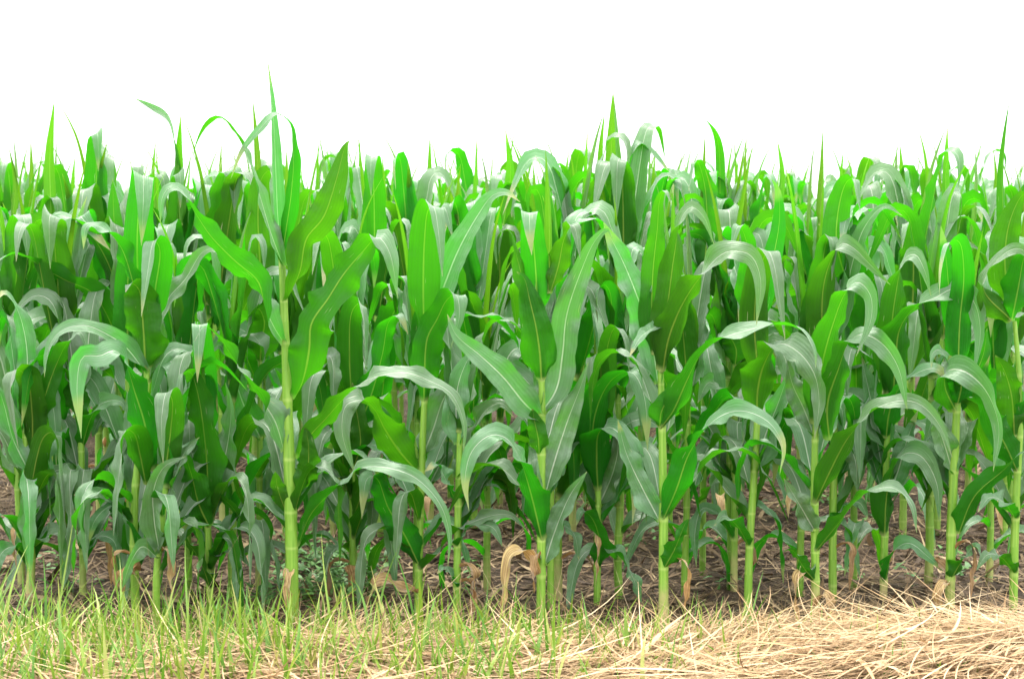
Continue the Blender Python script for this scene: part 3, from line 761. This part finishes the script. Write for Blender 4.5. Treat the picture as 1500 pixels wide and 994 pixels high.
FP("maize plant half behind the straight bare stalk, long leaf kinked into a pale sash",
   [(1220, 880, 7.5), (1220, 760, 7.5), (1222, 640, 7), (1221, 560, 6), (1215, 470, 4.5)], [
    ([(1216, 560, .0), (1204, 472, .03), (1210, 402, .06), (1232, 357, .1), (1250, 363, .14), (1276, 389, .16), (1304, 417, .17)], 48, (0, 0, 20, 100, 120), dict(rip=.2)),
    ([(1225, 500, -.02), (1238, 440, -.02), (1250, 380, .0), (1268, 330, .03), (1296, 302, .06), (1322, 316, .08)], 32, (160, 150, 130), dict(rip=.3)),
    ([(1222, 680, .0), (1240, 650, .02), (1252, 670, .04), (1256, 720, .05)], 34, (60, 120), {}),
    ([(1221, 620, .0), (1200, 580, .0), (1182, 560, .02), (1168, 590, .04)], 36, (-60, -120), {}),
    ([(1220, 780, .0), (1238, 742, .02), (1258, 735, .04), (1272, 760, .05)], 28, (60, 120), {}),
    ([(1243, 420, .0), (1225, 350, .01), (1238, 270, .03), (1250, 262, .06), (1260, 310, .08)], 44, (0, 0, 10), dict(rip=.2)),
   ], filler=5, fill_top=True, base_y=880)

FP("maize plant with a long swooping leaf and a low leaf withered brown at its tip",
   [(1294, 884, 7.5), (1296, 780, 7), (1298, 680, 6.5), (1301, 600, 6), (1303, 540, 5), (1305, 480, 4)], [
    ([(1303, 580, .01), (1304, 505, .03), (1312, 432, .06), (1325, 379, .09), (1341, 373, .12), (1354, 395, .15), (1364, 434, .16)], 46, (0, 0, 30, 90, 110), dict(rip=.3)),
    ([(1308, 590, .012), (1312, 532, .04), (1318, 482, .08), (1340, 450, .12), (1370, 436, .15), (1400, 422, .17), (1425, 439, .19), (1436, 482, .2), (1426, 550, .21)], 48, (0, 10, 50, 115, 150, 165), dict(rip=.4)),
    ([(1298, 642, .012), (1303, 603, .04), (1318, 567, .08), (1345, 545, .12), (1372, 540, .14), (1393, 564, .15)], 44, (0, 20, 70, 110), dict(rip=.5)),
    ([(1296, 785, .012), (1298, 735, .04), (1306, 692, .08), (1325, 664, .12), (1350, 668, .16), (1372, 707, .18), (1376, 765, .19)], 42, (0, 20, 70, 130, 150), dict(rip=.5)),
    ([(1298, 660, .0), (1282, 610, -.02), (1270, 560, -.02), (1262, 520, -.01)], 38, (-170, -165), {}),
    ([(1296, 852, .012), (1310, 806, .05), (1332, 795, .08), (1361, 816, .1), (1384, 838, .11)], 26, (20, 100, 120), {}),
    ([(1368, 818, .1), (1385, 834, .11), (1396, 848, .11), (1412, 862, .11)], 15, (120, 130), dict(m='d')),
    ([(1296, 735, .0), (1312, 700, -.02), (1330, 640, -.02), (1345, 600, -.02)], 38, (160, 150), {}),
   ], filler=5)

FP("sturdy maize plant with a long pale leaf bowing outward past its stalk",
   [(1391, 902, 9.5), (1393, 800, 9), (1397, 690, 9), (1402, 590, 8), (1404, 540, 6), (1405, 470, 4.5)], [
    ([(1403, 592, .012), (1408, 560, .03), (1398, 535, .05), (1390, 520, .06)], 40, (0, 0), dict(tip=3.5, rip=.3)),
    ([(1400, 575, .01), (1388, 530, .05), (1376, 512, .08), (1366, 518, .1), (1364, 540, .11)], 26, (-60, -120, -130), dict(rip=.4)),
    ([(1400, 602, .012), (1384, 565, .05), (1388, 543, .09), (1412, 543, .14), (1443, 570, .18), (1463, 624, .2), (1455, 690, .21)], 42, (20, 60, 110, 110), dict(rip=.3)),
    ([(1403, 560, .0), (1406, 472, .03), (1412, 402, .06), (1405, 354, .1), (1390, 356, .13), (1379, 390, .15), (1376, 432, .16)], 40, (0, 0, -10), dict(rip=.2)),
    ([(1404, 782, .012), (1428, 726, .05), (1468, 690, .08), (1500, 662, .1), (1530, 660, .12)], 38, (10, 20, 70), dict(rip=.5)),
    ([(1412, 500, .0), (1424, 430, .0), (1432, 380, .0), (1441, 332, .01)], 18, (10, 20), dict(m='y', roll=.9, rip=0, tip=1.3)),
    ([(1395, 690, .0), (1380, 640, .02), (1366, 610, .03), (1346, 590, .05)], 34, (-170, -150), {}),
    ([(1392, 850, .01), (1410, 820, .03), (1428, 800, .05), (1440, 820, .06)], 28, (30, 90), {}),
    ([(1400, 590, .0), (1422, 560, -.01), (1440, 520, -.01), (1446, 480, .0)], 40, (20, 10, 0), {}),
    ([(1405, 500, .0), (1392, 440, .0), (1386, 380, .01), (1378, 330, .03)], 32, (-10, 0), dict(rip=.2)),
   ], filler=4)

FP("maize plant at the straw-heap end, broad upright glowing leaf and dark ruffled lower leaves",
   [(1484, 905, 8), (1486, 800, 8), (1490, 700, 7.5), (1494, 620, 6.5), (1492, 540, 5), (1486, 470, 4)], [
    ([(1478, 440, .0), (1472, 380, .01), (1480, 322, .03), (1500, 284, .05), (1516, 290, .08)], 50, (0, 0, 0), dict(rip=.3)),
    ([(1482, 470, .0), (1440, 420, .04), (1466, 376, .08), (1494, 364, .12), (1520, 390, .14)], 38, (10, 60, 110), dict(rip=.4)),
    ([(1486, 640, .012), (1482, 580, .04), (1470, 540, .06), (1458, 520, .08)], 46, (0, -10), dict(tip=3)),
    ([(1490, 690, .01), (1472, 650, .05), (1450, 610, .08), (1440, 560, .1), (1450, 520, .12)], 42, (-20, -20, 10), dict(rip=.8)),
    ([(1488, 760, .01), (1470, 735, .05), (1450, 728, .08), (1432, 750, .1)], 30, (-60, -110), {}),
    ([(1477, 400, -.02), (1470, 320, -.02), (1468, 250, -.01), (1472, 200, .0), (1479, 144, .0)], 22, (20, 30), dict(roll=.8, rip=0, tip=1.4)),
    ([(1490, 640, .0), (1506, 590, .02), (1520, 540, .04), (1540, 530, .06)], 40, (10, 60, 110), {}),
    ([(1482, 470, .0), (1492, 420, .03), (1502, 372, .06), (1512, 365, .09), (1520, 420, .1)], 40, (0, 10), {}),
    ([(1486, 840, .01), (1466, 815, .04), (1446, 812, .06), (1430, 835, .07)], 26, (-60, -110), {}),
   ], filler=5)

FP("maize plant sprawling a long dark ribbon leaf sideways behind the waisted-sheath plant",
   [(172, 862, 6.5), (173, 740, 6.5), (174, 620, 6), (174, 500, 5), (176, 430, 4)], [
    ([(173, 505, .01), (158, 464, .05), (134, 428, .08), (97, 411, .11), (63, 392, .13), (26, 371, .15), (2, 380, .16), (-22, 402, .17)], 42, (-10, -20, -30, -50, -80), dict(rip=.5)),
    ([(178, 455, .0), (161, 392, .03), (136, 347, .06), (112, 323, .09), (91, 318, .11), (73, 340, .13), (64, 384, .14)], 42, (-10, -30, -80, -100), dict(rip=.4)),
    ([(176, 440, -.02), (150, 360, .0), (130, 325, .02), (118, 316, .05), (138, 340, .07), (163, 368, .08)], 40, (0, 0, 0), {}),
    ([(174, 560, .0), (150, 540, .03), (130, 520, .05), (108, 540, .07)], 36, (-60, -110), {}),
    ([(173, 640, .0), (150, 610, .03), (135, 640, .05)], 36, (-60, -120), {}),
    ([(178, 440, .0), (170, 370, .0), (166, 300, .0), (165, 262, .01)], 36, (0, 0, 0), dict(rip=.2)),
   ], filler=5, fill_top=True, base_y=862)

FP("slender shaded maize plant just before the waisted-sheath plant, in the second row",
   [(121, 880, 6.5), (121, 760, 6.5), (119, 660, 6), (117, 580, 5)], [
    ([(119, 660, .0), (134, 610, .03), (150, 590, .06), (178, 588, .09), (188, 610, .1)], 32, (30, 100, 125), {}),
    ([(120, 720, .0), (100, 690, .03), (80, 690, .05), (70, 730, .06)], 32, (-60, -120), {}),
    ([(118, 620, .0), (100, 560, .02), (86, 520, .04), (70, 520, .06)], 38, (-20, -60, -110), {}),
    ([(121, 810, .0), (140, 785, .03), (165, 790, .05), (175, 820, .06)], 26, (60, 120), {}),
   ], filler=6, fill_top=True, base_y=880)


for i, (a, k) in enumerate(FRONT):
    front_plant(*a, seed=500 + i * 7, **k)

# ------------------------------------------------------------------ the rows behind, each plant on its own
fr = np.random.default_rng(21)
ROWS = [depth_of_base(868) + 0.0, 6.30, 6.95, 7.60, 8.25, 8.95, 9.65, 10.4, 11.2, 12.0]
BAND = [("maize plant of the second row, stalk seen through gaps between the edge plants", "second row of maize plants")] + \
       [("maize plant among the middle rows, only its upper leaves showing over the rows before it", "maize plants of the middle rows")] * 4 + \
       [("maize plant at the back of the field, little but leaf tips showing", "maize plants at the back of the field")] * 5

# leaf spears that stand out against the sky: (px, py of the tip, row, what tells it apart)
SPEARS = [
    (80, 143, 1, "maize plant whose broad spear pokes high above the sprawling ribbon leaf"),
    (12, 212, 2, None), (45, 200, 3, None), (151, 200, 3, None), (228, 205, 2, None), (265, 165, 1, "maize plant with a bright lone spear between the lone arching blade and the tallest plant"),
    (325, 205, 3, None), (467, 195, 2, "maize plant with a pale slim spear just beside the tallest plant's upright shoulder leaf"),
    (527, 203, 2, None), (590, 240, 3, None), (630, 195, 2, "maize plant with a forked pair of spears above the creased strap leaf"),
    (675, 240, 1, None), (740, 187, 1, "maize plant with a blunt double spear over the gap between strap leaf and spoon-shaped sheath"),
    (834, 215, 3, None), (886, 160, 1, "maize plant with a stiff thin spear beside the broad curved one"),
    (898, 132, 1, "maize plant carrying a broad curved spear, the highest above the meeting grey blades"),
    (1000, 222, 3, None), (1075, 200, 3, None), (1094, 190, 2, "maize plant with a straight spear over the two grey tongues"),
    (1138, 200, 2, None), (1205, 185, 1, "maize plant with a needle spear over the kinked sash leaf"),
    (1236, 215, 3, None), (1318, 208, 2, "maize plant with a short bright spear above the swooping leaf"),
    (1388, 182, 1, "maize plant with a split pale spear over the bowing leaf"), (1454, 208, 2, None),
    (700, 215, 3, None), (780, 235, 3, None), (960, 225, 2, None), (560, 225, 3, None), (1275, 225, 3, None), (110, 225, 3, None), (420, 215, 3, None),
]
taken = {i: [] for i in range(len(ROWS))}
FIELD = []
for px, py, row, lab in SPEARS:
    Y = ROWS[row] + fr.normal(0, 0.04)
    p = at(px, py, Y)
    k = int(fr.integers(len(TEMPLATES)))
    tv = TEMPLATES[k][1]
    sc = p[2] / tv.z
    if sc > 1.16:
        sc = 1.16
    rz = fr.uniform(0, 6.28)
    ox = (tv.x * math.cos(rz) - tv.y * math.sin(rz)) * sc
    base = np.array((p[0] - ox, Y - (tv.x * math.sin(rz) + tv.y * math.cos(rz)) * sc, 0.0))
    lb, gr = BAND[row]
    t = place_field_plant(tuple(base), rz, sc, k, lab or lb, None if lab else gr)
    if not lab:
        t['group'] = gr
    else:
        t['group'] = "maize plants with a spear above the skyline"
    # its tall rolled spear, so that the tip reaches exactly as high as the photo shows
    r = np.random.default_rng(int(px) * 13 + 5)
    b0 = at(px + r.normal(0, 3), 330, Y) - base
    tip_ = p - base
    mid = (b0 + tip_) / 2 + np.array((r.normal(0, 0.012), 0.02, 0.02))
    wd = {80: 0.052, 265: 0.05, 898: 0.062, 740: 0.05}.get(px, r.uniform(0.026, 0.038))
    me = leaf_mesh([b0, mid, tip_], wd, np.array((math.cos(r.uniform(-.7, .7)), math.sin(r.uniform(-.7, .7)), 0.0)), lambda q: 0.4 * q, M_YOUNG, r,
                   ripple=0.1, rolled=0.15 if wd > 0.045 else r.uniform(.3, .9), tip=1.5)
    # the plant is turned and scaled, so bring the spear into its own space
    me.transform(t.matrix_basis.inverted() @ __import__("mathutils").Matrix.Translation(tuple(base)))
    obj("leaf", me, t)
    taken[row].append(base[0])

for i, Y in enumerate(ROWS):
    half = 0.5 * 1500 / F * Y + (0.12 if i else 0.2)
    step = 0.19 if i < 3 else 0.22 if i < 5 else 0.25
    x = -half + fr.uniform(0, step)
    while x < half:
        if all(abs(x - q) > 0.13 for q in taken[i]):
            k = int(fr.integers(len(TEMPLATES)))
            want = fr.normal(1.455, 0.07) if i else fr.normal(1.32, 0.05)
            sc = float(np.clip(want / TEMPLATES[k][1].z, 0.84, 1.12))
            lb, gr = BAND[i]
            place_field_plant((x, Y + fr.normal(0, 0.05), 0), fr.uniform(0, 6.28), sc, k, lb, gr)
        x += step * fr.uniform(0.8, 1.2)

# three thin blades that arch alone against the sky
def sky_blade(owner_px, row, pts, w, phi, label):
    Y = ROWS[row]
    base = np.array((at(owner_px, 600, Y)[0], Y, 0.0))
    k = 3 + row
    t = place_field_plant(tuple(base), 0.7, 1.0, k, label, "maize plants with a spear above the skyline")
    r = np.random.default_rng(int(owner_px))
    Q = [at(x, y, Y - d) - base for x, y, d in pts]
    me = leaf_mesh(Q, w * Y / F, first_width(unit(Q[1] - Q[0]), phi[0]), ease(phi), M_LEAF, r, ripple=0.25, n=44, tip=4.5)
    obj("leaf", me, t)


sky_blade(252, 1, [(254, 420, 0), (252, 340, .02), (247, 262, .04), (237, 205, .06), (218, 172, .08), (188, 158, .1), (155, 146, .12)], 24, (-20, -50, -120, -150),
          "maize plant whose thin blade arches alone against the sky above the ribbon leaf")
sky_blade(905, 1, [(902, 400, 0), (908, 320, .02), (912, 250, .04), (926, 209, .06), (950, 226, .08), (975, 252, .1)], 26, (20, 40, 110),
          "maize plant whose loose pale blade slants down against the sky beside the highest curved spear")
sky_blade(1055, 2, [(1052, 400, 0), (1046, 300, .02), (1036, 215, .04), (1018, 192, .06), (992, 175, .08)], 16, (-20, -60, -80),
          "maize plant with a hair-thin blade curling back against the sky behind the shoulder leaf")


# ------------------------------------------------------------------ ground: soil, verge, litter, straw, grass, weeds
def verge_h(x, y):
    """the grassy verge stands a little proud of the tilled soil"""
    return 0.045 * sstep((4.79 - y) / 0.3) - 0.03 * sstep((4.2 - y) / 1.2)


def lumps(x, y):
    return (0.012 * np.sin(x * 3.1 + 1.3 * y) * np.sin(y * 2.3 - x) + 0.010 * np.sin(x * 9.7 + 2.0) * np.sin(y * 8.1 + x * 2.2)
            + 0.006 * np.sin(x * 23.0 + y * 5.0) * np.sin(y * 27.0 - x * 3.0))


def ground_z(x, y):
    far = np.clip(y - 15.0, 0, None)
    near = 1 - sstep((y - 11) / 5)
    return verge_h(x, y) + lumps(x, y) * near - 0.012 * far - 0.000004 * far ** 2


xs = np.r_[-1500, -400, -120, -40, -16, np.linspace(-6, 6, 241), 16, 40, 120, 400, 1500]
ys = np.r_[-300, -60, -12, -3, 0, 2, np.linspace(3, 13, 201), 14, 15, 17, 20, 26, 40, 80, 200, 600, 1500, 2500]
X, Yg = np.meshgrid(xs, ys)
Z = ground_z(X, Yg)
idx = np.arange(X.size).reshape(X.shape)
q = np.stack([idx[:-1, :-1], idx[:-1, 1:], idx[1:, 1:], idx[1:, :-1]], -1).reshape(-1, 4)
g = obj("ground", mesh_from("ground", np.stack([X, Yg, Z], -1).reshape(-1, 3), q, M_SOIL))
tag(g, "brown tilled soil of the field", kind="structure")


def blades(name, P, az, el, L, w, bendz, tint, mat, nseg=4, curl=None, twist=None):
    """many thin blades in one mesh: P base points, az/el direction, L length, w width, bendz how far the tip sinks or arches"""
    m = len(P)
    s = np.linspace(0, 1, nseg + 1)
    V = np.zeros((m, nseg + 1, 2, 3))
    daz = np.zeros(m) if curl is None else curl
    pos = P.copy()
    for i in range(nseg + 1):
        e = el - bendz * s[i]
        a = az + daz * s[i]
        d = np.stack([np.cos(e) * np.cos(a), np.cos(e) * np.sin(a), np.sin(e)], -1)
        if i:
            pos = pos + d * (L / nseg)[:, None]
        tw = (0 if twist is None else twist * s[i])
        side = np.stack([-np.sin(a + tw), np.cos(a + tw), 0 * a + 0.25 * np.sin(az * 7)], -1)
        ww = w * (1 - 0.93 * s[i] ** 1.6) * 0.5
        V[:, i, 0] = pos - side * ww[:, None]
        V[:, i, 1] = pos + side * ww[:, None]
    idx = np.arange(m * (nseg + 1) * 2).reshape(m, nseg + 1, 2)
    q = np.stack([idx[:, :-1, 0], idx[:, :-1, 1], idx[:, 1:, 1], idx[:, 1:, 0]], -1).reshape(-1, 4)
    return mesh_from(name, V.reshape(-1, 3), q, mat, tint=np.repeat(tint, (nseg + 1) * 2), smooth=False)


gr_ = np.random.default_rng(5)


def noise2(x, y, seed=0):
    s = seed * 1.7
    return 0.5 + 0.25 * (np.sin(x * 2.3 + s) * np.cos(y * 3.1 + s * 2) + np.sin(x * 5.7 - y * 2.0 + s * 3) * 0.7 + 0.5 * np.sin(x * 13.1 + y * 7 + s))


def scatter(n, y0, y1, pad=0.3):
    y = np.sqrt(gr_.uniform(y0 ** 2, y1 ** 2, n))
    x = gr_.uniform(-1, 1, n) * (750 / F * y + pad)
    return x, y


# trash and straw bits lying on the soil between the rows
x, y = scatter(26000, 4.9, 9.5)
n = len(x)
P = np.stack([x, y, ground_z(x, y) + gr_.uniform(0.002, 0.025, n)], -1)
o = obj("straw_litter", blades("straw_litter", P, gr_.uniform(0, 6.28, n), gr_.normal(0.05, 0.16, n), gr_.uniform(0.04, 0.2, n), gr_.uniform(0.003, 0.009, n),
        gr_.normal(0.1, 0.25, n), gr_.beta(1.3, 1.8, n), M_LITTER, 3, gr_.normal(0, 0.5, n)))
tag(o, "brown straw and leaf scraps littering the soil between the stalks", kind="stuff")

# dead broad leaf pieces on the soil
x, y = scatter(2600, 4.95, 8.0)
n = len(x)
P = np.stack([x, y, ground_z(x, y) + gr_.uniform(0.005, 0.03, n)], -1)
o = obj("fallen_leaves", blades("fallen_leaves", P, gr_.uniform(0, 6.28, n), gr_.normal(0.15, 0.2, n), gr_.uniform(0.06, 0.2, n), gr_.uniform(0.012, 0.035, n),
        gr_.normal(0.4, 0.5, n), gr_.beta(1.2, 1.6, n), M_LITTER, 6, gr_.normal(0, 0.9, n), gr_.normal(0, 1.2, n)))
tag(o, "curled dead maize leaves lying on the soil", kind="stuff")

# dry straw of the verge: mown stems lying in sheaves, heaped at the straw end
x, y = scatter(18000, 4.05, 4.87)
keep = gr_.uniform(0, 1, len(x)) < np.clip(0.62 + 0.25 * x + 1.2 * (4.70 - y), 0.12, 1)
x, y = x[keep], y[keep]
n = len(x)
heap = sstep((x - 0.1) / 0.9) * sstep((4.79 - y) / 0.25)
lay = 1.1 * np.sin(x * 2.1 + y * 3.0) + 0.9 * np.sin(x * 5.3 - y * 6.1 + 1.0)          # stems of one sheaf lie alike
az = np.where(gr_.uniform(0, 1, n) < 0.7, lay * 0.55 + gr_.normal(0, 0.3, n) + np.pi * (gr_.uniform(0, 1, n) < 0.5), gr_.uniform(0, 6.28, n))
P = np.stack([x, y, ground_z(x, y) + gr_.uniform(0.0, 0.035, n) + heap * gr_.uniform(0, 0.085, n)], -1)
el = np.abs(gr_.normal(0.05, 0.14, n)) * np.where(gr_.uniform(0, 1, n) < 0.05, 3.0, 1)
o = obj("dry_straw", blades("dry_straw", P, az, np.clip(el, -0.1, 0.9), gr_.uniform(0.10, 0.38, n) * np.where(el > 0.35, 0.5, 1), (gr_.gamma(4, 0.0008, n) + 0.0011) * np.where(gr_.uniform(0, 1, n) < 0.1, 1.7, 1),
        gr_.normal(0.3, 0.3, n), gr_.beta(1.7, 1.4, n), M_STRAW, 6, gr_.normal(0, 0.45, n)))
tag(o, "dry tan straw lying and sticking up along the mown verge", kind="stuff")

# upright dead stems in front of the stalks
x, y = scatter(700, 4.5, 5.05)
n = len(x)
P = np.stack([x, y, ground_z(x, y)], -1)
o = obj("dry_grass", blades("dry_grass", P, gr_.uniform(0, 6.28, n), gr_.uniform(0.7, 1.5, n), gr_.gamma(4, 0.024, n) + 0.03, gr_.uniform(0.0012, 0.003, n),
        gr_.uniform(0, 0.9, n), gr_.beta(2.0, 1.2, n), M_STRAW, 6, gr_.normal(0, 0.5, n)))
tag(o, "thin dead grass stems standing in front of the stalks", kind="stuff")

# living grass of the verge, thick at the left end and thin at the right
x, y = scatter(5200, 4.1, 4.88)
dens = np.clip(0.41 - 0.24 * x + 0.5 * (noise2(x, y, 2) - 0.5), 0.07, 0.62)
keep = gr_.uniform(0, 1, len(x)) < dens
x, y = x[keep], y[keep]
n = len(x)
tall = np.clip(1.0 - 0.28 * x, 0.5, 1.4)
P = np.stack([x, y, ground_z(x, y)], -1)
o = obj("green_grass", blades("green_grass", P, gr_.uniform(0, 6.28, n), gr_.uniform(1.1, 1.55, n), (gr_.gamma(5, 0.019, n) + 0.035) * tall, gr_.gamma(5, 0.0013, n) + 0.002,
        gr_.uniform(0, 1.0, n), gr_.beta(1.2, 2.0, n), M_GRASS, 6, gr_.normal(0, 0.4, n)))
tag(o, "fresh green grass blades growing through the straw of the verge", kind="stuff")

# low broadleaf weeds in the shade under the plants
cx = np.r_[gr_.uniform(-0.78, -0.42, 60), gr_.uniform(-1.75, 1.7, 45)]
cy = np.r_[gr_.uniform(5.1, 5.9, 60), gr_.uniform(5.1, 7.5, 45)]
m = 14
n = len(cx) * m
x = np.repeat(cx, m) + gr_.normal(0, 0.035, n)
y = np.repeat(cy, m) + gr_.normal(0, 0.035, n)
P = np.stack([x, y, ground_z(x, y) + gr_.uniform(0.01, 0.075, n)], -1)
o = obj("low_weeds", blades("low_weeds", P, gr_.uniform(0, 6.28, n), gr_.uniform(0.1, 1.0, n), gr_.uniform(0.02, 0.05, n), gr_.uniform(0.008, 0.02, n),
        gr_.uniform(0.2, 1.2, n), gr_.uniform(0, 1, n), M_WEED, 4))
tag(o, "small dark green weeds sprouting from the shaded soil", kind="stuff")


# ------------------------------------------------------------------ daylight under a white overcast sky
SUN_EL, SUN_AZ = 68.0, -25.0        # high, from behind the field and a little to the left (azimuth from +Y)
w = bpy.data.worlds.new("World")
S.world = w
w.use_nodes = True
nt = w.node_tree
nt.nodes.clear()
n = N(nt)
sky = n('ShaderNodeTexSky', sky_type='NISHITA')
sky.sun_disc = False
sky.sun_elevation = math.radians(SUN_EL)
sky.sun_rotation = math.radians(SUN_AZ)
sky.air_density = 1.0
sky.dust_density = 6.0
sky.ozone_density = 1.0
tc = n('ShaderNodeTexCoord')
sx = n('ShaderNodeSeparateXYZ', {0: tc.outputs['Generated']})
cie = n.math('MULTIPLY_ADD', n.math('MAXIMUM', sx.outputs[2], 0.0), 9.6, 5.2)      # an overcast sky is about three times as bright overhead
cloud = n('ShaderNodeCombineColor', {0: n.math('MULTIPLY', cie, 0.985), 1: cie, 2: n.math('MULTIPLY', cie, 1.01)})
veil = n.mix(0.85, sky.outputs[0], cloud.outputs[0])
bg = n('ShaderNodeBackground', {0: veil, 1: 0.15})
out = n('ShaderNodeOutputWorld')
nt.links.new(bg.outputs[0], out.inputs[0])

sd = bpy.data.lights.new("sun", 'SUN')
sd.energy = 1.5
sd.angle = math.radians(14)
sd.color = (1.0, 0.97, 0.92)
so = bpy.data.objects.new("sun", sd)
COL.objects.link(so)
el, az = math.radians(SUN_EL), math.radians(SUN_AZ)
d = Vector((math.sin(az) * math.cos(el), math.cos(az) * math.cos(el), math.sin(el)))
so.rotation_euler = d.to_track_quat('Z', 'Y').to_euler()
so.location = d * 30

S.view_settings.view_transform = 'Standard'
S.view_settings.look = 'None'
S.view_settings.exposure = 1.65
S.view_settings.gamma = 1.0
S.view_settings.use_curve_mapping = False
S.render.engine = 'CYCLES'
S.cycles.max_bounces = 8
S.cycles.diffuse_bounces = 4
S.cycles.glossy_bounces = 2
S.cycles.transmission_bounces = 4
S.cycles.use_denoising = True
S.cycles.sample_clamp_indirect = 6.0
